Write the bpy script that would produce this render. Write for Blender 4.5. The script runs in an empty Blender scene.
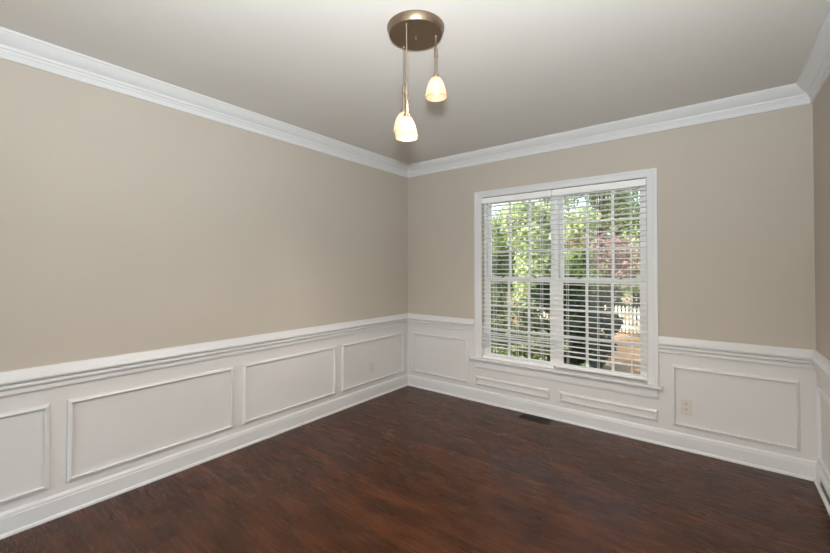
import bpy, bmesh, math, random
import numpy as np
from mathutils import Vector, Matrix

S = bpy.context.scene
COL = S.collection
W, CEIL, YF = 3.6176, 2.743, -5.6        # room width, ceiling height, y of the wall behind the camera
GZ = -0.85                               # garden level

# ------------------------------------------------------------------ materials
def mat(name):
    m = bpy.data.materials.new(name); m.use_nodes = True
    nt = m.node_tree
    return m, nt, nt.nodes['Principled BSDF']

def srgb(r, g, b):
    f = lambda c: (c/255/12.92 if c/255 <= .04045 else ((c/255+.055)/1.055)**2.4)
    return (f(r), f(g), f(b), 1)

def painted(name, col, rough=.5, bump=.0, scale=300, spec=.5, var=.03):
    m, nt, p = mat(name)
    N, L = nt.nodes, nt.links
    tc = N.new('ShaderNodeTexCoord')
    n = N.new('ShaderNodeTexNoise'); n.inputs['Scale'].default_value = 2.2; n.inputs['Detail'].default_value = 4
    L.new(tc.outputs['Object'], n.inputs['Vector'])
    mx = N.new('ShaderNodeMix'); mx.data_type = 'RGBA'
    mx.inputs[6].default_value = tuple(c*(1-var) for c in col[:3])+(1,)
    mx.inputs[7].default_value = tuple(min(1, c*(1+var)) for c in col[:3])+(1,)
    L.new(n.outputs['Fac'], mx.inputs[0]); L.new(mx.outputs[2], p.inputs['Base Color'])
    p.inputs['Roughness'].default_value = rough
    p.inputs['Specular IOR Level'].default_value = spec
    if bump:
        n2 = N.new('ShaderNodeTexNoise'); n2.inputs['Scale'].default_value = scale
        L.new(tc.outputs['Object'], n2.inputs['Vector'])
        b = N.new('ShaderNodeBump'); b.inputs['Strength'].default_value = bump; b.inputs['Distance'].default_value = .002
        L.new(n2.outputs['Fac'], b.inputs['Height']); L.new(b.outputs['Normal'], p.inputs['Normal'])
    return m

M = {}
M['wall'] = painted('beige_wall_paint', srgb(193, 184, 171), .6, .12, 260, .3)
M['trim'] = painted('white_trim_paint', srgb(222, 222, 221), .35, .0, 100, .5, .01)
M['wains'] = painted('white_wainscot_paint', srgb(219, 217, 214), .4, .08, 180, .45, .02)
M['ceil'] = painted('ceiling_paint', srgb(218, 215, 208), .8, .1, 200, .2)
M['vinyl'] = painted('white_vinyl', srgb(238, 238, 236), .35, 0, 100, .5, .01)
M['blind'] = painted('white_blind_slat', srgb(246, 245, 242), .4, 0, 100, .5, .01)
M['plate'] = painted('light_almond_plastic', srgb(216, 209, 200), .35, 0, 100, .5, .01)
M['dark'] = painted('dark_slot', srgb(28, 24, 22), .6)
M['vent'] = painted('dark_bronze_metal', srgb(22, 16, 13), .45)
M['ext'] = painted('exterior_siding', srgb(170, 165, 150), .7)
M['picket'] = painted('white_weathered_wood', srgb(226, 218, 200), .7, .2, 60)
M['reg'] = painted('grey_register_metal', srgb(120, 122, 112), .5)

def metal(name, col, rough):
    m, nt, p = mat(name); N, L = nt.nodes, nt.links
    p.inputs['Base Color'].default_value = col; p.inputs['Metallic'].default_value = 1
    p.inputs['Roughness'].default_value = rough
    tc = N.new('ShaderNodeTexCoord'); mp = N.new('ShaderNodeMapping'); mp.inputs['Scale'].default_value = (6, 6, 500)
    n = N.new('ShaderNodeTexNoise'); n.inputs['Scale'].default_value = 4
    b = N.new('ShaderNodeBump'); b.inputs['Strength'].default_value = .08; b.inputs['Distance'].default_value = .001
    L.new(tc.outputs['Object'], mp.inputs[0]); L.new(mp.outputs[0], n.inputs['Vector'])
    L.new(n.outputs['Fac'], b.inputs['Height']); L.new(b.outputs['Normal'], p.inputs['Normal'])
    return m
M['nickel'] = metal('brushed_nickel', srgb(176, 160, 142), .3)
M['nickel_plate'] = metal('brushed_nickel_canopy', srgb(150, 132, 112), .36)
M['lock'] = metal('sash_lock_metal', srgb(150, 144, 134), .4)

# hardwood floor, boards run along X
def floor_mat():
    m, nt, p = mat('dark_oak_floor'); N, L = nt.nodes, nt.links
    tc = N.new('ShaderNodeTexCoord')
    br = N.new('ShaderNodeTexBrick')
    br.inputs['Color1'].default_value = (0, 0, 0, 1); br.inputs['Color2'].default_value = (1, 1, 1, 1)
    br.inputs['Mortar'].default_value = (.5, .5, .5, 1)
    br.inputs['Scale'].default_value = 1; br.inputs['Mortar Size'].default_value = .0009
    br.inputs['Mortar Smooth'].default_value = .3
    br.inputs['Brick Width'].default_value = 1.15; br.inputs['Row Height'].default_value = .083
    br.offset = .37; br.offset_frequency = 2
    L.new(tc.outputs['Object'], br.inputs['Vector'])
    # shift the grain per board
    cmb = N.new('ShaderNodeVectorMath'); cmb.operation = 'MULTIPLY_ADD'
    L.new(br.outputs['Color'], cmb.inputs[0]); cmb.inputs[1].default_value = (7, 3, 5); L.new(tc.outputs['Object'], cmb.inputs[2])
    mp = N.new('ShaderNodeMapping'); mp.inputs['Scale'].default_value = (1.8, 24, 1)
    L.new(cmb.outputs[0], mp.inputs[0])
    g = N.new('ShaderNodeTexNoise'); g.inputs['Scale'].default_value = 2.2; g.inputs['Detail'].default_value = 8; g.inputs['Roughness'].default_value = .62; g.inputs['Distortion'].default_value = .7
    L.new(mp.outputs[0], g.inputs['Vector'])
    mp2 = N.new('ShaderNodeMapping'); mp2.inputs['Scale'].default_value = (2.0, 5.0, 1)
    L.new(tc.outputs['Object'], mp2.inputs[0])
    st = N.new('ShaderNodeTexNoise'); st.inputs['Scale'].default_value = 1.7; st.inputs['Detail'].default_value = 3
    L.new(mp2.outputs[0], st.inputs['Vector'])
    def math_(op, a, b):
        n = N.new('ShaderNodeMath'); n.operation = op
        for i, v in enumerate((a, b)):
            if isinstance(v, (int, float)): n.inputs[i].default_value = v
            else: L.new(v, n.inputs[i])
        return n.outputs[0]
    bw = N.new('ShaderNodeRGBToBW'); L.new(br.outputs['Color'], bw.inputs[0])
    f = math_('ADD', math_('ADD', math_('MULTIPLY', g.outputs['Fac'], .20), .14), math_('MULTIPLY', st.outputs['Fac'], .66))
    f = math_('ADD', f, math_('MULTIPLY', bw.outputs[0], .13))
    r = N.new('ShaderNodeValToRGB'); L.new(f, r.inputs[0])
    e = r.color_ramp.elements
    e[0].position = .40; e[0].color = srgb(50, 28, 15)
    e[1].position = .92; e[1].color = srgb(98, 57, 33)
    x = r.color_ramp.elements.new(.62); x.color = srgb(68, 38, 21)
    mx = N.new('ShaderNodeMix'); mx.data_type = 'RGBA'; mx.inputs[7].default_value = srgb(34, 20, 14)
    L.new(math_('MULTIPLY', br.outputs['Fac'], .55), mx.inputs[0]); L.new(r.outputs[0], mx.inputs[6]); L.new(mx.outputs[2], p.inputs['Base Color'])
    ro = math_('ADD', math_('MULTIPLY', g.outputs['Fac'], .10), .22)
    L.new(ro, p.inputs['Roughness'])
    p.inputs['Specular IOR Level'].default_value = .26
    b = N.new('ShaderNodeBump'); b.inputs['Strength'].default_value = .12; b.inputs['Distance'].default_value = .002
    L.new(math_('SUBTRACT', g.outputs['Fac'], br.outputs['Fac']), b.inputs['Height']); L.new(b.outputs['Normal'], p.inputs['Normal'])
    return m
M['floor'] = floor_mat()

def glass_mat():
    m, nt, p = mat('window_glass'); N, L = nt.nodes, nt.links
    tr = N.new('ShaderNodeBsdfTransparent'); tr.inputs[0].default_value = (.93, .96, .94, 1)
    gl = N.new('ShaderNodeBsdfGlossy'); gl.inputs['Roughness'].default_value = .02
    fr = N.new('ShaderNodeFresnel'); fr.inputs[0].default_value = 1.45
    mx = N.new('ShaderNodeMixShader')
    L.new(fr.outputs[0], mx.inputs[0]); L.new(tr.outputs[0], mx.inputs[1]); L.new(gl.outputs[0], mx.inputs[2])
    L.new(mx.outputs[0], N['Material Output'].inputs[0])
    return m
M['glass'] = glass_mat()

def shade_mat():
    m, nt, p = mat('frosted_glass_shade'); N, L = nt.nodes, nt.links
    d = N.new('ShaderNodeBsdfDiffuse'); d.inputs[0].default_value = (.80, .60, .48, 1)
    t = N.new('ShaderNodeBsdfTranslucent'); t.inputs[0].default_value = (.95, .78, .64, 1)
    mx = N.new('ShaderNodeMixShader'); mx.inputs[0].default_value = .6
    L.new(d.outputs[0], mx.inputs[1]); L.new(t.outputs[0], mx.inputs[2])
    tr = N.new('ShaderNodeBsdfTransparent'); tr.inputs[0].default_value = (1, .88, .74, 1)
    m2 = N.new('ShaderNodeMixShader'); m2.inputs[0].default_value = .16
    L.new(mx.outputs[0], m2.inputs[1]); L.new(tr.outputs[0], m2.inputs[2])
    L.new(m2.outputs[0], N['Material Output'].inputs[0])
    return m
M['shade'] = shade_mat()

def bulb_mat():
    m, nt, p = mat('lit_bulb'); N, L = nt.nodes, nt.links
    e = N.new('ShaderNodeEmission'); e.inputs[0].default_value = (1, .80, .60, 1); e.inputs[1].default_value = 15
    L.new(e.outputs[0], N['Material Output'].inputs[0])
    return m
M['bulb'] = bulb_mat()

def leaf_mat(name, c1, c2, trans=.35):
    m, nt, p = mat(name); N, L = nt.nodes, nt.links
    g = N.new('ShaderNodeNewGeometry')
    r = N.new('ShaderNodeMix'); r.data_type = 'RGBA'; r.inputs[6].default_value = srgb(*c1); r.inputs[7].default_value = srgb(*c2)
    L.new(g.outputs['Random Per Island'], r.inputs[0])
    d = N.new('ShaderNodeBsdfDiffuse'); t = N.new('ShaderNodeBsdfTranslucent')
    L.new(r.outputs[2], d.inputs[0]); L.new(r.outputs[2], t.inputs[0])
    mx = N.new('ShaderNodeMixShader'); mx.inputs[0].default_value = trans
    L.new(d.outputs[0], mx.inputs[1]); L.new(t.outputs[0], mx.inputs[2]); L.new(mx.outputs[0], N['Material Output'].inputs[0])
    return m
M['bark'] = painted('bark', srgb(84, 68, 54), .9, .6, 30, .2, .2)

def ground_mat():
    m, nt, p = mat('garden_ground'); N, L = nt.nodes, nt.links
    tc = N.new('ShaderNodeTexCoord'); n = N.new('ShaderNodeTexNoise'); n.inputs['Scale'].default_value = .9; n.inputs['Detail'].default_value = 6
    L.new(tc.outputs['Object'], n.inputs['Vector'])
    r = N.new('ShaderNodeValToRGB'); L.new(n.outputs['Fac'], r.inputs[0]); e = r.color_ramp.elements
    e[0].position = .40; e[0].color = srgb(70, 84, 44); e[1].position = .62; e[1].color = srgb(150, 112, 84)
    L.new(r.outputs[0], p.inputs['Base Color']); p.inputs['Roughness'].default_value = .95
    return m
M['ground'] = ground_mat()
M['path'] = painted('pink_brick_path', srgb(176, 138, 98), .85, .4, 12, .2, .18)

# ------------------------------------------------------------------ helpers
def link(name, bm, m, parent=None, smooth=False, loc=None):
    me = bpy.data.meshes.new(name)
    bmesh.ops.recalc_face_normals(bm, faces=bm.faces)
    bm.to_mesh(me); bm.free()
    for x in (m if isinstance(m, (list, tuple)) else [m]): me.materials.append(x)
    if smooth:
        for p in me.polygons: p.use_smooth = True
        me.set_sharp_from_angle(angle=math.radians(32))
    o = bpy.data.objects.new(name, me); COL.objects.link(o)
    if parent: o.parent = parent
    if loc: o.location = loc
    return o

def tag(o, label=None, cat=None, group=None, kind=None):
    if label: o['label'] = label
    if cat: o['category'] = cat
    if group: o['group'] = group
    if kind: o['kind'] = kind
    return o

def empty(name, loc=(0, 0, 0), rz=0):
    o = bpy.data.objects.new(name, None); COL.objects.link(o)
    o.location = loc; o.rotation_euler = (0, 0, rz); o.empty_display_size = .05
    return o

def struct(name, bm, m, label, cat='room', smooth=False):
    return tag(link(name, bm, m, None, smooth), label, cat, kind='structure')

def box(bm, x0, x1, y0, y1, z0, z1, mi=0, bev=0):
    r = bmesh.ops.create_cube(bm, size=1)
    vs = r['verts']
    for v in vs:
        v.co = Vector(((x0+x1)/2+v.co.x*(x1-x0), (y0+y1)/2+v.co.y*(y1-y0), (z0+z1)/2+v.co.z*(z1-z0)))
    fs = {f for v in vs for f in v.link_faces}
    for f in fs: f.material_index = mi
    if bev:
        es = {e for v in vs for e in v.link_edges}
        bmesh.ops.bevel(bm, geom=list(es), offset=bev, segments=2, affect='EDGES', profile=.5)

def lathe(bm, prof, n=48, cx=0, cy=0, caps=True):
    rings = []
    for r, z in prof:
        if r < 1e-6: rings.append([bm.verts.new((cx, cy, z))])
        else: rings.append([bm.verts.new((cx+r*math.cos(2*math.pi*i/n), cy+r*math.sin(2*math.pi*i/n), z)) for i in range(n)])
    for a, b in zip(rings, rings[1:]):
        for i in range(n):
            j = (i+1) % n
            if len(a) == 1 and len(b) == 1: continue
            if len(a) == 1: bm.faces.new((a[0], b[j], b[i]))
            elif len(b) == 1: bm.faces.new((a[i], a[j], b[0]))
            else: bm.faces.new((a[i], a[j], b[j], b[i]))
    if caps:
        for g in (rings[0], rings[-1]):
            if len(g) > 1: bm.faces.new(g)

def wp(wall, d, s, z):
    return {'left': (d, s, z), 'back': (s, -d, z), 'right': (W-d, s, z), 'front': (s, YF+d, z)}[wall]

def run(bm, wall, s0, s1, m0, m1, prof):
    """closed profile of (depth, height) points swept along a wall; m = 1 mitres an inside corner"""
    a = [bm.verts.new(wp(wall, d, s0+m0*d, z)) for d, z in prof]
    b = [bm.verts.new(wp(wall, d, s1-m1*d, z)) for d, z in prof]
    n = len(prof)
    for i in range(n):
        j = (i+1) % n
        bm.faces.new((a[i], a[j], b[j], b[i]))
    bm.faces.new(a); bm.faces.new(b)

def arc(p0, p1, bulge, n=6):
    """points between p0 and p1 bowed sideways"""
    out = []
    dx, dz = p1[0]-p0[0], p1[1]-p0[1]
    for i in range(n+1):
        t = i/n; k = 4*t*(1-t)*bulge
        out.append((p0[0]+dx*t-dz*k, p0[1]+dz*t+dx*k))
    return out

# ------------------------------------------------------------------ room shell
T = .14
OX0, OX1, OZ0, OZ1 = 1.047, 2.612, .455, 2.236      # window opening
SPL = .84                                             # paint line, behind the chair rail
bm = bmesh.new(); box(bm, -T, W+T, YF-T, T, -.12, 0); struct('floor', bm, M['floor'], 'dark stained hardwood floor of narrow boards', 'floor')
bm = bmesh.new(); box(bm, -T, W+T, YF-T, T, CEIL, CEIL+.15); struct('ceiling', bm, M['ceil'], 'smooth pale ceiling of the dining room', 'ceiling')
bm = bmesh.new(); box(bm, -T, 0, YF-T, T, 0, SPL, 1); box(bm, -T, 0, YF-T, T, SPL, CEIL)
struct('wall_left', bm, [M['wall'], M['wains']], 'long beige wall on the left above white wainscoting', 'wall')
bm = bmesh.new(); box(bm, W, W+T, YF-T, T, 0, SPL, 1); box(bm, W, W+T, YF-T, T, SPL, CEIL)
struct('wall_right', bm, [M['wall'], M['wains']], 'beige wall seen edge on at the far right', 'wall')
bm = bmesh.new()
box(bm, 0, OX0, 0, T, 0, SPL, 1); box(bm, OX1, W, 0, T, 0, SPL, 1); box(bm, OX0, OX1, 0, T, 0, OZ0, 1)
box(bm, 0, OX0, 0, T, SPL, CEIL); box(bm, OX1, W, 0, T, SPL, CEIL); box(bm, OX0, OX1, 0, T, OZ1, CEIL)
struct('wall_back', bm, [M['wall'], M['wains']], 'beige wall that holds the double window', 'wall')
# wall behind the camera with a wide cased opening to the next room
bm = bmesh.new()
FO0, FO1, FOZ = .7, 2.9, 2.15
for x0, x1 in ((0, FO0), (FO1, W)):
    box(bm, x0, x1, YF-T, YF, 0, SPL, 1); box(bm, x0, x1, YF-T, YF, SPL, CEIL)
box(bm, FO0, FO1, YF-T, YF, FOZ, CEIL)
struct('wall_front', bm, [M['wall'], M['wains']], 'beige wall behind the camera with a wide opening', 'wall')

CROWN = [(0, 2.606), (.010, 2.606), (.013, 2.610), (.013, 2.640), (.017, 2.643), (.020, 2.650), (.020, 2.656), (.0275, 2.660), (.030, 2.667), (.030, 2.674)] + \
        arc((.034, 2.678), (.080, 2.722), -.05, 8) + [(.080, 2.727), (.0865, 2.729), (.089, 2.734), (.089, CEIL), (0, CEIL)]
RAIL = [(0, .765), (.014, .765), (.0155, .768), (.0155, .789), (.013, .7905), (.005, .7915), (.005, .7965), (.020, .798), (.025, .803), (.026, .809), (.024, .816), (.018, .8205), (.010, .8215), (.010, .8300),
        (.032, .831), (.035, .836), (.035, .845), (.030, .855), (.022, .868), (.016, .884), (.012, .8945), (0, .8965)]
BASE = [(0, 0), (.0235, 0), (.0235, .008), (.020, .016), (.0135, .020), (.0135, .100), (.0125, .104), (.0105, .107), (.0115, .112), (.010, .120), (.005, .129), (0, .133)]

tn = [0]
def trim(bm, label, cat='moulding', smooth=False):
    tn[0] += 1
    return struct('trim_%d' % tn[0], bm, M['trim'], label, cat, smooth)

VY0, VY1, VZ0, VZ1 = -.62, -.20, .045, .100      # register slot in the right baseboard
for wall, s0, s1, txt in (('left', YF, 0, 'left wall'), ('back', 0, W, 'window wall'), ('right', YF, 0, 'right wall')):
    m0, m1 = (0, 1) if wall != 'back' else (1, 1)
    bm = bmesh.new(); run(bm, wall, s0, s1, m0, m1, CROWN); trim(bm, 'white crown moulding along the top of the %s' % txt)
    bm = bmesh.new()
    if wall == 'back':
        run(bm, wall, 0, .9607, 1, 0, RAIL)
        trim(bm, 'short white chair rail between room corner and window')
        bm = bmesh.new(); run(bm, wall, 2.692, W, 0, 1, RAIL)
        trim(bm, 'white chair rail from window to right hand corner')
    else:
        run(bm, wall, s0, s1, m0, m1, RAIL); trim(bm, 'white chair rail running along the %s' % txt)
    bm = bmesh.new(); run(bm, wall, s0, s1, m0, m1, BASE)
    struct('baseboard_' + wall, bm, M['trim'], 'white baseboard at the foot of the %s' % txt, 'baseboard')
for s0, s1, side in ((0, FO0-.09, 'left'), (FO1+.09, W, 'right')):
    for prof, what in ((RAIL, 'chair rail'),):
        bm = bmesh.new(); run(bm, 'front', s0, s1, 1 if side == 'left' else 0, 0 if side == 'left' else 1, prof)
        trim(bm, 'white %s on the %s of the opening behind camera' % (what, side))
bm = bmesh.new(); run(bm, 'front', 0, W, 1, 1, CROWN); trim(bm, 'white crown moulding over the opening behind camera')
bm = bmesh.new(); run(bm, 'front', 0, FO0-.09, 1, 0, BASE); run(bm, 'front', FO1+.09, W, 0, 1, BASE)
struct('baseboard_front', bm, M['trim'], 'white baseboard beside the opening behind camera', 'baseboard')
bm = bmesh.new()
box(bm, FO0-.09, FO0, YF, YF+.02, 0, FOZ+.09, 0); box(bm, FO1, FO1+.09, YF, YF+.02, 0, FOZ+.09, 0); box(bm, FO0, FO1, YF, YF+.02, FOZ, FOZ+.09, 0)
trim(bm, 'white casing around the opening behind camera')

PM = [(0, 0), (0, .010), (.002, .0125), (.008, .0145), (.015, .0180), (.0185, .0185), (.0205, .0165), (.021, .014), (.021, 0)]  # (offset inward, depth)
def panel(wall, s0, s1, z0, z1, label):
    bm = bmesh.new()
    rings = []
    for o, d in PM:
        rings.append([bm.verts.new(wp(wall, d, s, z)) for s, z in ((s0+o, z0+o), (s1-o, z0+o), (s1-o, z1-o), (s0+o, z1-o))])
    n = len(rings)
    for i in range(n):
        a, b = rings[i], rings[(i+1) % n]
        for k in range(4):
            j = (k+1) % 4
            bm.faces.new((a[k], a[j], b[j], b[k]))
    return trim(bm, label, 'panel moulding')
Z0, Z1 = .182, .672
for (a, b), t in zip(((-1.093, -.09), (-2.155, -1.172), (-3.245, -2.237), (-4.33, -3.325), (-5.42, -4.41)),
                     ('around the outlet nearest the corner', 'second from the corner', 'third from the corner', 'cut by the left edge', 'behind the camera')):
    panel('left', a, b, Z0, Z1, 'white rectangular panel moulding on left wall, ' + t)
panel('back', .09, .875, Z0, Z1, 'white panel moulding between room corner and window')
panel('back', .967, 1.782, .183, .279, 'flat white panel moulding under left half of window')
panel('back', 1.876, 2.684, .183, .279, 'flat white panel moulding under right half of window')
panel('back', 2.783, 3.53, Z0, Z1, 'white panel moulding right of window around the outlet')
for (a, b), t in zip(((-1.1, -.10), (-2.19, -1.18), (-3.28, -2.27), (-4.37, -3.36), (-5.46, -4.45)), ('nearest the corner', 'beyond the frame', 'beside the camera', 'behind the camera', 'by the opening')):
    panel('right', a, b, Z0, Z1, 'white panel moulding on right wall, ' + t)

# ------------------------------------------------------------------ window casing, stool, apron
CX0, CX1, CZ0, CZ1 = .9607, 2.692, .4843, 2.3032
CP = [(0, 0), (0, .017), (.004, .019), (.026, .019), (.030, .015), (.034, .015), (.072, .012), (.079, .010), (.085, .004), (.085, 0)]   # outer edge -> opening
bm = bmesh.new(); rings = []
for o, d in CP:
    rings.append([bm.verts.new(p) for p in ((CX0+o, -d, CZ0), (CX0+o, -d, CZ1-o*.82), (CX1-o*.95, -d, CZ1-o*.82), (CX1-o*.95, -d, CZ0))])
for i in range(len(rings)):
    a, b = rings[i], rings[(i+1) % len(rings)]
    for k in range(3): bm.faces.new((a[k], a[k+1], b[k+1], b[k]))
bm.faces.new([r[0] for r in rings]); bm.faces.new([r[3] for r in rings])
trim(bm, 'white casing framing the sides and top of the window', 'window casing')
bm = bmesh.new(); box(bm, .918, 2.722, -.052, -.0005, .462, .4843, 0, .004); box(bm, OX0, OX1, -.001, T+.02, .462, .4843)
trim(bm, 'white window stool projecting under the double window', 'window sill')
bm = bmesh.new(); run(bm, 'back', .967, 2.686, 0, 0, [(0, .367), (.006, .367), (.012, .373), (.012, .380), (.015, .384), (.015, .461), (0, .461)])
trim(bm, 'flat white apron board below the window stool', 'window apron')

# ------------------------------------------------------------------ windows
MID = (OX0+OX1)/2
def make_window(n, x0, x1, label):
    r = empty('window_%d' % n, ((x0+x1)/2, 0, .4843)); tag(r, label, 'window', kind='structure')
    off = Vector(r.location)
    def put(name, bm, m):
        bmesh.ops.translate(bm, vec=-off, verts=bm.verts)
        return link(name, bm, m, r)
    j = .02
    bm = bmesh.new()
    box(bm, x0, x0+j, .058, T, .4843, OZ1); box(bm, x1-j, x1, .058, T, .4843, OZ1); box(bm, x0+j, x1-j, .058, T, OZ1-j, OZ1)
    box(bm, x0+j, x0+j+.008, .058, .062, .4843, OZ1-j); box(bm, x1-j-.008, x1-j, .058, .062, .4843, OZ1-j)
    put('window_frame', bm, M['vinyl'])
    a, b = x0+j+.002, x1-j-.002
    for nm, y0, y1, z0, z1, rb, rt in (('lower_sash', .062, .092, .486, 1.362, .044, .042), ('upper_sash', .097, .127, 1.332, 2.214, .042, .042)):
        st = .040
        bm = bmesh.new()
        box(bm, a, a+st, y0, y1, z0, z1, 0, .003); box(bm, b-st, b, y0, y1, z0, z1, 0, .003)
        box(bm, a+st, b-st, y0, y1, z0, z0+rb, 0, .002); box(bm, a+st, b-st, y0, y1, z1-rt, z1, 0, .002)
        ga, gb, gz0, gz1 = a+st, b-st, z0+rb, z1-rt
        for k in (1, 2):
            xx = ga+(gb-ga)*k/3; box(bm, xx-.010, xx+.010, y0+.003, y1-.003, gz0, gz1)
            zz = gz0+(gz1-gz0)*k/3; box(bm, ga, gb, y0+.004, y1-.004, zz-.010, zz+.010)
        s = put(nm, bm, M['vinyl'])
        bm = bmesh.new(); ym = (y0+y1)/2; box(bm, ga-.004, gb+.004, ym-.0015, ym+.0015, gz0-.004, gz1+.004)
        bmesh.ops.translate(bm, vec=-off, verts=bm.verts)
        link('pane', bm, M['glass'], s)
        if nm == 'lower_sash':
            for fx in (.26, .74):
                xx = a+(b-a)*fx
                bm = bmesh.new(); box(bm, xx-.017, xx+.017, y0+.002, y1-.002, 1.362, 1.368, 0, .002)
                lathe(bm, [(.010, 1.368), (.010, 1.376), (.006, 1.379)], 16, xx, (y0+y1)/2)
                box(bm, xx-.004, xx+.018, y0-.002, y0+.006, 1.370, 1.376, 0, .002)
                bmesh.ops.translate(bm, vec=-off, verts=bm.verts)
                link('sash_lock', bm, M['lock'], s)
    return r
make_window(1, OX0, MID, 'left double hung window with white grilles')
make_window(2, MID, OX1, 'right double hung window with white grilles')

# ------------------------------------------------------------------ venetian blinds
def make_blind(x0, x1, zs, rail_z, ladders, label, vx):
    cx = (x0+x1)/2
    r = empty('venetian_blind', (cx, .028, OZ1)); tag(r, label, 'blind', 'white blinds in the double window')
    off = Vector(r.location)
    def put(name, bm, m, par=None, smooth=False):
        bmesh.ops.translate(bm, vec=-off, verts=bm.verts); return link(name, bm, m, par or r, smooth)
    bm = bmesh.new(); box(bm, x0+.004, x1-.004, .004, .052, 2.178, 2.212, 0, .002); put('headrail', bm, M['blind'])
    bm = bmesh.new(); box(bm, vx[0], vx[1], -.012, .002, 2.166, 2.2265, 0, .0025); put('valance', bm, M['blind'])
    bm = bmesh.new()
    hw = .025; tilt = math.radians(-3)
    for z in zs:
        ps = []
        for k in range(7):
            u = -1+2*k/6; y = u*hw; h = .0042*(1-u*u)
            ps.append((y*math.cos(tilt)-h*math.sin(tilt), y*math.sin(tilt)+h*math.cos(tilt)))
        lo = [(y, q-.0042) for y, q in ps[::-1]]
        loop = ps+lo
        A = [bm.verts.new((x0+.005, .028+y, z+q)) for y, q in loop]; B = [bm.verts.new((x1-.005, .028+y, z+q)) for y, q in loop]
        n = len(loop)
        for i in range(n): bm.faces.new((A[i], A[(i+1) % n], B[(i+1) % n], B[i]))
        bm.faces.new(A); bm.faces.new(B)
    put('slats', bm, M['blind'])
    bm = bmesh.new(); box(bm, x0+.005, x1-.005, .002, .053, rail_z, rail_z+.030, 0, .004); put('bottom_rail', bm, M['blind'])
    for lx in ladders:
        bm = bmesh.new()
        for y in (.0005, .0550):
            box(bm, lx-.0016, lx+.0016, y-.0008, y+.0008, rail_z+.02, 2.19)
        put('ladder_cord', bm, M['blind'])
    return r
P_ = .0490
zl = [2.137-P_*i for i in range(29)]
zl += [zl[-1]-.040-.037*i for i in range(4)] + [.748, .700]
make_blind(OX0-.001, MID-.001, zl, .4852, (1.19, 1.44, 1.70), 'white horizontal blind over the left window, its rail resting on the sill', (OX0+.001, MID-.0185))
zr = [2.137-P_*i for i in range(32)]+[.622]
make_blind(MID+.001, OX1+.001, zr, .508, (1.95, 2.22, 2.49), 'white horizontal blind over the right window, its rail hanging clear of the sill', (MID-.0105, OX1-.001))

# ------------------------------------------------------------------ outlets
def make_outlet(wall, s, z, label):
    r = empty('wall_outlet', wp(wall, 0, s, z), -math.pi/2 if wall == 'left' else 0)
    if wall == 'left': r.rotation_euler = (0, 0, math.pi/2)
    tag(r, label, 'outlet')
    # local: x along wall, -y into the room
    bm = bmesh.new(); box(bm, -.036, .036, -.0055, .0, -.0575, .0575, 0, .0022); link('cover_plate', bm, M['plate'], r)
    for sz in (-.0205, .0205):
        bm = bmesh.new()
        pts = []
        for k in range(24):
            a = 2*math.pi*k/24; pts.append((max(-.0145, min(.0145, .0175*math.cos(a))), .0148*math.sin(a)+sz))
        A = [bm.verts.new((x, -.0050, z_)) for x, z_ in pts]; B = [bm.verts.new((x, -.0075, z_)) for x, z_ in pts]
        for i in range(24): bm.faces.new((A[i], A[(i+1) % 24], B[(i+1) % 24], B[i]))
        bm.faces.new(A); bm.faces.new(B)
        rc = link('receptacle', bm, M['plate'], r)
        bm = bmesh.new(); box(bm, -.0076, -.0050, -.0082, -.0070, sz-.001, sz+.008); box(bm, .0050, .0076, -.0082, -.0070, sz-.001, sz+.008); box(bm, -.0028, .0028, -.0082, -.0070, sz-.0095, sz-.0045)
        link('socket_slots', bm, M['dark'], rc)
    bm = bmesh.new(); lathe(bm, [(.0032, 0), (.0032, .0012), (.002, .002)], 12); bmesh.ops.rotate(bm, verts=bm.verts, matrix=Matrix.Rotation(math.pi/2, 3, 'X'))
    bmesh.ops.translate(bm, vec=(0, -.0052, 0), verts=bm.verts); link('screw', bm, M['plate'], r)
    return r
make_outlet('left', -.635, .345, 'small white duplex outlet inside the corner panel of the left wall')
make_outlet('back', 2.878, .350, 'almond duplex outlet inside the panel right of the window')

# ------------------------------------------------------------------ floor register
r = empty('floor_register', (1.68, -.107, 0)); tag(r, 'dark bronze floor register in the wood floor below the window', 'floor vent')
bm = bmesh.new(); hx, hy = .145, .066
box(bm, -hx, hx, -hy, -hy+.014, 0, .005, 0, .0015); box(bm, -hx, hx, hy-.014, hy, 0, .005, 0, .0015)
box(bm, -hx, -hx+.016, -hy+.014, hy-.014, 0, .005, 0, .0015); box(bm, hx-.016, hx, -hy+.014, hy-.014, 0, .005, 0, .0015)
link('register_frame', bm, M['vent'], r)
bm = bmesh.new()
for i in range(23):
    x = -.124+i*.01127; box(bm, x-.0022, x+.0022, -hy+.013, hy-.013, .0010, .0040)
box(bm, -hx+.012, hx-.012, -.003, .003, .0010, .0044)
link('louvers', bm, M['vent'], r)
bm = bmesh.new(); box(bm, -hx+.012, hx-.012, -hy+.012, hy-.012, 0.0, .0008); link('duct_opening', bm, M['dark'], r)

# register in the baseboard of the right wall
r = empty('baseboard_register', (W-.0135, (VY0+VY1)/2, VZ0)); tag(r, 'narrow grey slotted register set in the right wall baseboard', 'baseboard vent')
hl = (VY1-VY0)/2; hh = VZ1-VZ0
bm = bmesh.new(); box(bm, -.0012, 0, -hl, hl, 0, hh); link('backing', bm, M['dark'], r)
bm = bmesh.new()
box(bm, -.006, 0, -hl, hl, hh-.004, hh); box(bm, -.006, 0, -hl, hl, 0, .004); box(bm, -.006, 0, -hl, -hl+.005, .004, hh-.004); box(bm, -.006, 0, hl-.005, hl, .004, hh-.004)
link('register_frame', bm, M['trim'], r)
bm = bmesh.new()
for i in range(4): box(bm, -.005, -.001, -hl+.004, hl-.004, .010+i*.0115, .0135+i*.0115)
link('louvers', bm, M['reg'], r)

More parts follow.
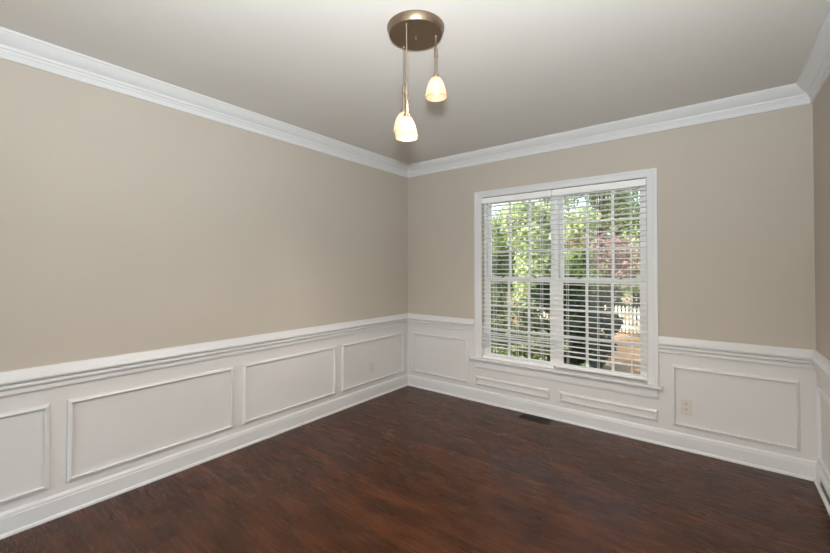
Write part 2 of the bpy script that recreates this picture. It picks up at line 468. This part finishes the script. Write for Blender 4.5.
# ------------------------------------------------------------------ pendant lamp
yaw = math.radians(37.802)
FW = Vector((-math.sin(yaw), math.cos(yaw), 0)); RT = Vector((math.cos(yaw), math.sin(yaw), 0))
CAM = Vector((3.0792, -3.8168, 1.4584))
CC = Vector((1.8200, -2.187, CEIL))
r = empty('pendant_lamp', CC); tag(r, 'brushed nickel ceiling lamp with three hanging frosted glass shades', 'ceiling lamp')
bm = bmesh.new(); lathe(bm, [(.150, 0), (.153, -.002), (.153, -.006), (.1410, -.038), (.1395, -.040), (.02, -.0402), (0, -.0402)], 96)
o = link('canopy', bm, M['nickel_plate'], r, True)
bm = bmesh.new(); lathe(bm, [(.0, -.040), (.008, -.040), (.0085, -.044), (.005, -.047), (.0065, -.052), (.006, -.058), (.003, -.062), (0, -.063)], 24); link('finial', bm, M['nickel'], r, True)
BELL = [(.019, .117), (.024, .113), (.031, .103), (.038, .088), (.0445, .070), (.050, .048), (.0545, .026), (.0570, .010), (.0575, .004), (.0565, 0)]
BELL = [(a, b*.90) for a, b in BELL]
for dx, dy, zb in ((-.047, -.100, 2.120), (.108, .0, 2.371), (-.0665, .093, 2.218)):       # lateral, depth, height of the shade's rim
    q = RT*dx + FW*dy
    h = zb - CEIL
    hs = h-.012
    cx, cy = q.x, q.y
    bm = bmesh.new(); lathe(bm, [(.0055, -.040), (.0055, -.047), (.0040, -.050), (.0032, -.052), (.0032, h+.262)], 14, cx, cy); link('cable', bm, M['nickel'], r, True)
    bm = bmesh.new(); lathe(bm, [(.0035, h+.275), (.0055, h+.268), (.0055, h+.262), (.0100, h+.260), (.0105, h+.256), (.0105, h+.220), (.0100, h+.216), (.0060, h+.214), (.0050, h+.208)], 24, cx, cy); cp = link('coupling', bm, M['nickel'], r, True)
    bm = bmesh.new(); lathe(bm, [(.0060, h+.216), (.0060, h+.18), (.0068, h+.15), (.0074, h+.122)], 20, cx, cy); link('stem', bm, M['nickel'], r, True)
    bm = bmesh.new(); lathe(bm, [(.0070, h+.126), (.0135, h+.124), (.0155, h+.121), (.0155, h+.1065), (.020, h+.1055), (.020, h+.102), (.011, h+.100), (.011, h+.078)], 28, cx, cy); so = link('socket', bm, M['nickel'], r, True)
    bm = bmesh.new()
    prof = [(a, h+b) for a, b in BELL] + [(a-.003, h+b+.001) for a, b in BELL[::-1]]
    lathe(bm, prof+[prof[0]], 48, cx, cy, caps=False); bmesh.ops.remove_doubles(bm, verts=bm.verts, dist=1e-5)
    sh = link('lamp_shade', bm, M['shade'], r, True); sh['label'] = 'frosted glass bell shade, lit'
    bm = bmesh.new(); lathe(bm, [(0, h+.079), (.009, h+.078), (.010, h+.068), (.017, h+.058), (.021, h+.045), (.019, h+.032), (.011, h+.024), (0, h+.021)], 24, cx, cy)
    b = link('bulb', bm, M['bulb'], sh, True); b['label'] = 'glowing bulb'

# ------------------------------------------------------------------ garden
def at(px, Z, z=0):
    v = CAM + FW*Z + RT*((px-415)/388.5*Z); return Vector((v.x, v.y, z))

bm = bmesh.new(); box(bm, -22, 16, .2, 40, GZ-.3, GZ)
tag(link('ground', bm, M['ground']), 'sloping garden ground with grass and bare earth', 'ground', kind='structure')
bm = bmesh.new()
a = [at(555, 9.6), at(600, 10.2), at(650, 9.3), at(690, 9.0), at(700, 12.6), at(650, 13.0), at(612, 12.6), at(585, 11.6)]
v0 = [bm.verts.new((p.x, p.y, GZ)) for p in a]; v1 = [bm.verts.new((p.x, p.y, GZ+.03)) for p in a]
bm.faces.new(v0); bm.faces.new(v1)
for i in range(len(a)): bm.faces.new((v0[i], v0[(i+1) % len(a)], v1[(i+1) % len(a)], v1[i]))
tag(link('garden_path', bm, M['path']), 'sunlit pinkish patio paving in front of the picket fence', 'paving', kind='structure')

# picket fence
fy = 11.6
fr = empty('picket_fence', (1.0, fy, GZ)); tag(fr, 'white wooden picket fence seen through the right window', 'fence')
x = -2.6
nP = 0
base_me = None
while x < 4.4 and nP < 60:
    if base_me is None:
        bm = bmesh.new()
        pts = [(-.035, .06), (.035, .06), (.035, .93), (0, 1.0), (-.035, .93)]
        A = [bm.verts.new((u, -.011, v)) for u, v in pts]; B = [bm.verts.new((u, .011, v)) for u, v in pts]
        for i in range(5): bm.faces.new((A[i], A[(i+1) % 5], B[(i+1) % 5], B[i]))
        bm.faces.new(A); bm.faces.new(B)
        o = link('picket', bm, M['picket'], fr); base_me = o.data
    else:
        o = bpy.data.objects.new('picket', base_me); COL.objects.link(o); o.parent = fr
    o.location = (x-1.0, -.03, 0); x += .118; nP += 1
for z in (.25, .74):
    bm = bmesh.new(); box(bm, -3.65, 3.4, -.019, .019, z-.04, z+.04); link('fence_rail', bm, M['picket'], fr)
for px_ in (-3.6, -1.4, .8, 3.0):
    bm = bmesh.new(); box(bm, px_-.05, px_+.05, .019, .12, 0, 1.08, 0, .006); link('fence_post', bm, M['picket'], fr)

def leaves(name, rng, blobs, n, size, m, parent, off, hollow=.55):
    """a cloud of small folded leaves filling ellipsoids (cx, cy, cz, rx, ry, rz)"""
    w = np.array([b[3]*b[4]*b[5] for b in blobs])**.75; w /= w.sum()
    V = []; 
    idx = rng.choice(len(blobs), n, p=w)
    B = np.array(blobs)[idx]
    d = rng.normal(size=(n, 3)); d /= np.linalg.norm(d, axis=1)[:, None]
    rad = (hollow + (1-hollow)*rng.random(n)**.8)*(1+.12*rng.normal(size=n))
    c = B[:, :3] + d*B[:, 3:6]*rad[:, None] - np.array(off)
    # leaf frame: normal near outward and up
    nrm = d + rng.normal(size=(n, 3))*.6 + np.array([0, 0, .5]); nrm /= np.linalg.norm(nrm, axis=1)[:, None]
    t = rng.normal(size=(n, 3)); t -= nrm*(t*nrm).sum(1)[:, None]; t /= np.linalg.norm(t, axis=1)[:, None]
    s = np.cross(nrm, t)
    L = size*(.6+.8*rng.random(n))[:, None]
    v = np.stack([c-t*L*.5, c+s*L*.28+nrm*L*.08, c+t*L*.5, c-s*L*.28+nrm*L*.08], 1).reshape(-1, 3)
    f = np.arange(4*n).reshape(-1, 4)
    tri = np.concatenate([f[:, [0, 1, 2]], f[:, [0, 2, 3]]])
    me = bpy.data.meshes.new(name)
    me.from_pydata(v.tolist(), [], tri.tolist()); me.materials.append(m)
    o = bpy.data.objects.new(name, me); COL.objects.link(o); o.parent = parent
    return o

def limb(bm, p, q, r0, r1, n=8):
    p, q = Vector(p), Vector(q); d = (q-p).normalized()
    u = d.orthogonal().normalized(); w = d.cross(u)
    A = [bm.verts.new(p+(u*math.cos(2*math.pi*i/n)+w*math.sin(2*math.pi*i/n))*r0) for i in range(n)]
    B = [bm.verts.new(q+(u*math.cos(2*math.pi*i/n)+w*math.sin(2*math.pi*i/n))*r1) for i in range(n)]
    for i in range(n): bm.faces.new((A[i], A[(i+1) % n], B[(i+1) % n], B[i]))
    bm.faces.new(A); bm.faces.new(B)

def tree(name, px, Z, z0, z1, rad, seed, n, size, m, label, cat, group=None, shape='round', stem=.06, hollow=.5):
    rng = np.random.default_rng(seed)
    p = at(px, Z, GZ)
    r = empty(name, p); tag(r, label, cat, group)
    blobs = []
    H = z1-z0
    bm = bmesh.new()
    low = GZ + max(.0, (z0-GZ)*.9)
    limb(bm, (0, 0, 0), (0, 0, (z0-GZ)+H*.45), stem, stem*.6)
    K = 16 if shape != 'cone' else 12
    for i in range(K):
        if shape == 'cone':
            u = i/(K-1); zz = z0+H*u; R = rad*(1-u*.85)
            blobs.append((p.x, p.y, zz, R, R, H/K*1.1))
        else:
            a = rng.random()*2*math.pi; u = rng.random()
            prof = math.sin(math.pi*(.15+.8*u))
            rr = rad*.72*prof*math.sqrt(rng.random())
            br = rad*(.30+.20*rng.random())
            c = (p.x+rr*math.cos(a), p.y+rr*math.sin(a), z0+br*.7+(H-br*1.4)*u)
            blobs.append((c[0], c[1], c[2], br, br, br*.85))
            limb(bm, (0, 0, (z0-GZ)+H*.25*u), (c[0]-p.x, c[1]-p.y, c[2]-GZ), stem*.35, stem*.12, 6)
    link('trunk', bm, M['bark'], r)
    leaves('foliage', rng, blobs, n, size, m, r, (p.x, p.y, p.z), hollow)
    return r

LM = {
 'light': leaf_mat('light_leaf', (128, 152, 100), (214, 218, 172), .5),
 'mid': leaf_mat('mid_leaf', (84, 112, 60), (178, 192, 120), .4),
 'dark': leaf_mat('dark_leaf', (22, 32, 20), (48, 62, 36), .15),
 'teal': leaf_mat('conifer_leaf', (52, 78, 58), (86, 112, 82), .25),
 'purple': leaf_mat('purple_leaf', (66, 40, 44), (168, 130, 124), .3),
 'varieg': leaf_mat('shrub_leaf', (40, 56, 34), (150, 158, 112), .3),
}
bg = 'backdrop trees beyond the fence'
# far backdrop
for i, (px, Z, z1, rd, mm, lab) in enumerate((
    (440, 21, 7.5, 3.2, 'teal', 'tall blue green tree far behind the left window edge'),
    (497, 24, 4.6, 2.4, 'mid', 'low rounded tree far behind under the patch of sky'),
    (545, 22, 8.5, 3.0, 'light', 'tall pale green tree far behind the window mullion'),
    (598, 20, 7.5, 2.6, 'light', 'tall loose light green tree far behind right window'),
    (640, 21, 8.0, 2.8, 'light', 'tall pale green tree far behind right window edge'),
    (700, 22, 8.0, 3.2, 'mid', 'tall tree hidden beyond the window casing'))):
    tree('backdrop_tree', px, Z, GZ+.5, z1, rd, 10+i, 9000, .22, LM[mm], lab, 'tree', bg, stem=.16, hollow=.35)
tree('conifer', 486, 13, GZ+.1, 2.4, 1.0, 31, 7000, .12, LM['teal'], 'dark blue green conifer at the left edge of the left window', 'tree', shape='cone', stem=.08)
tree('leafy_tree', 531, 10.5, .2, 3.3, 1.25, 32, 8000, .14, LM['light'], 'pale yellow green tree filling the upper left window', 'tree', stem=.07)
tree('purple_tree', 608, 12.2, .95, 2.7, 1.7, 33, 2300, .15, LM['purple'], 'purple leaved tree in the upper right window', 'tree', stem=.07)
tree('leafy_bush', 634, 15.2, .55, 2.4, 1.2, 34, 6500, .16, LM['light'], 'bright green bush crown above the fence in the right window', 'shrub', stem=.06)
tree('leafy_bush', 580, 11.5, .4, 2.2, .9, 35, 5500, .10, LM['mid'], 'mid green bush crown beside the purple tree', 'shrub', stem=.06)
# shrubs near the house
sg = 'shrubs under the windows'
for i, (px, Z, z1, rd, mm, n, sz, lab) in enumerate((
    (492, 7.4, 1.35, .60, 'varieg', 5000, .075, 'speckled shrub at the left edge of left window'),
    (520, 7.0, 1.20, .60, 'varieg', 5000, .07, 'speckled shrub in the middle of left window'),
    (548, 7.6, 1.35, .60, 'dark', 6000, .08, 'dark shrub behind the window mullion'),
    (572, 8.2, 1.30, .62, 'dark', 8000, .09, 'dark evergreen shrub at the left of right window'),
    (594, 9.0, 1.15, .60, 'dark', 8000, .09, 'dark evergreen shrub beside the picket fence'),
    (508, 5.8, .30, .50, 'varieg', 3500, .06, 'low speckled shrub close under left window'),
    (540, 6.0, .15, .50, 'varieg', 3500, .06, 'low shrub close under the mullion'),
    (606, 15.6, 1.6, .9, 'dark', 6000, .10, 'dark shrub behind the picket fence'),
    (650, 15.8, 1.3, 1.0, 'dark', 6000, .10, 'dark green shrub behind right end of picket fence'))):
    tree('shrub', px, Z, GZ+.05, z1, rd, 50+i, n, sz, LM[mm], lab, 'shrub', sg, stem=.03)

# ------------------------------------------------------------------ light
w = bpy.data.worlds.new('sky'); S.world = w; w.use_nodes = True
N, L = w.node_tree.nodes, w.node_tree.links
sky = N.new('ShaderNodeTexSky'); sky.sky_type = 'NISHITA'; sky.sun_disc = False
sky.sun_elevation = math.radians(48); sky.sun_rotation = math.radians(215); sky.dust_density = 3
mx = N.new('ShaderNodeMix'); mx.data_type = 'RGBA'; mx.inputs[0].default_value = .6      # thin bright cloud over the sky
L.new(sky.outputs[0], mx.inputs[6]); mx.inputs[7].default_value = (1.25, 1.25, 1.22, 1)
L.new(mx.outputs[2], N['Background'].inputs[0]); N['Background'].inputs[1].default_value = 1.0

def light(name, kind, loc, energy, color, **k):
    d = bpy.data.lights.new(name, kind); d.energy = energy; d.color = color
    for a, b in k.items(): setattr(d, a, b)
    o = bpy.data.objects.new(name, d); COL.objects.link(o); o.location = loc
    return o
sun = light('sun', 'SUN', (0, 0, 10), 11.5, (1, .93, .82), angle=math.radians(.6))
sun.rotation_euler = Vector((.55, .55, -.85)).to_track_quat('-Z', 'Y').to_euler()
# the photographer's flash just above the lens
fl = light('camera_flash', 'SPOT', CAM + Vector((0, 0, .235)), 375, (.86, .94, 1), shadow_soft_size=.06, spot_size=math.radians(172), spot_blend=1)
fl.rotation_euler = (FW*.65 + Vector((0, 0, 1))).to_track_quat('-Z', 'Y').to_euler()
for dx, dy, zb in ((-.047, -.100, 2.120), (.108, .0, 2.371), (-.0665, .093, 2.218)):      # the lamp's own light leaving each shade
    q = CC + RT*dx + FW*dy
    light('pendant_light', 'SPOT', (q.x, q.y, zb-.012), 30, (1, .88, .80), shadow_soft_size=.022, spot_size=math.radians(156), spot_blend=.7)
# soft fill light added out of view, shining in through the wide opening
o = light('rear_fill_light', 'AREA', ((FO0+FO1)/2, YF-.35, 1.2), 10, (.9, .96, 1), shape='RECTANGLE', size=2.2, size_y=2.1)
o.rotation_euler = (math.radians(90), 0, 0)

# ------------------------------------------------------------------ camera
cd = bpy.data.cameras.new('camera'); cam = bpy.data.objects.new('camera', cd); COL.objects.link(cam)
cd.sensor_width = 36; cd.lens = 388.488/830*36; cd.shift_y = -13.347/830; cd.clip_start = .02
cam.location = CAM
cam.rotation_euler = (math.radians(90+.7998), 0, yaw)
S.camera = cam
S.view_settings.view_transform = 'Standard'; S.view_settings.look = 'None'
S.view_settings.gamma = 1; S.view_settings.exposure = .08; S.view_settings.use_curve_mapping = False
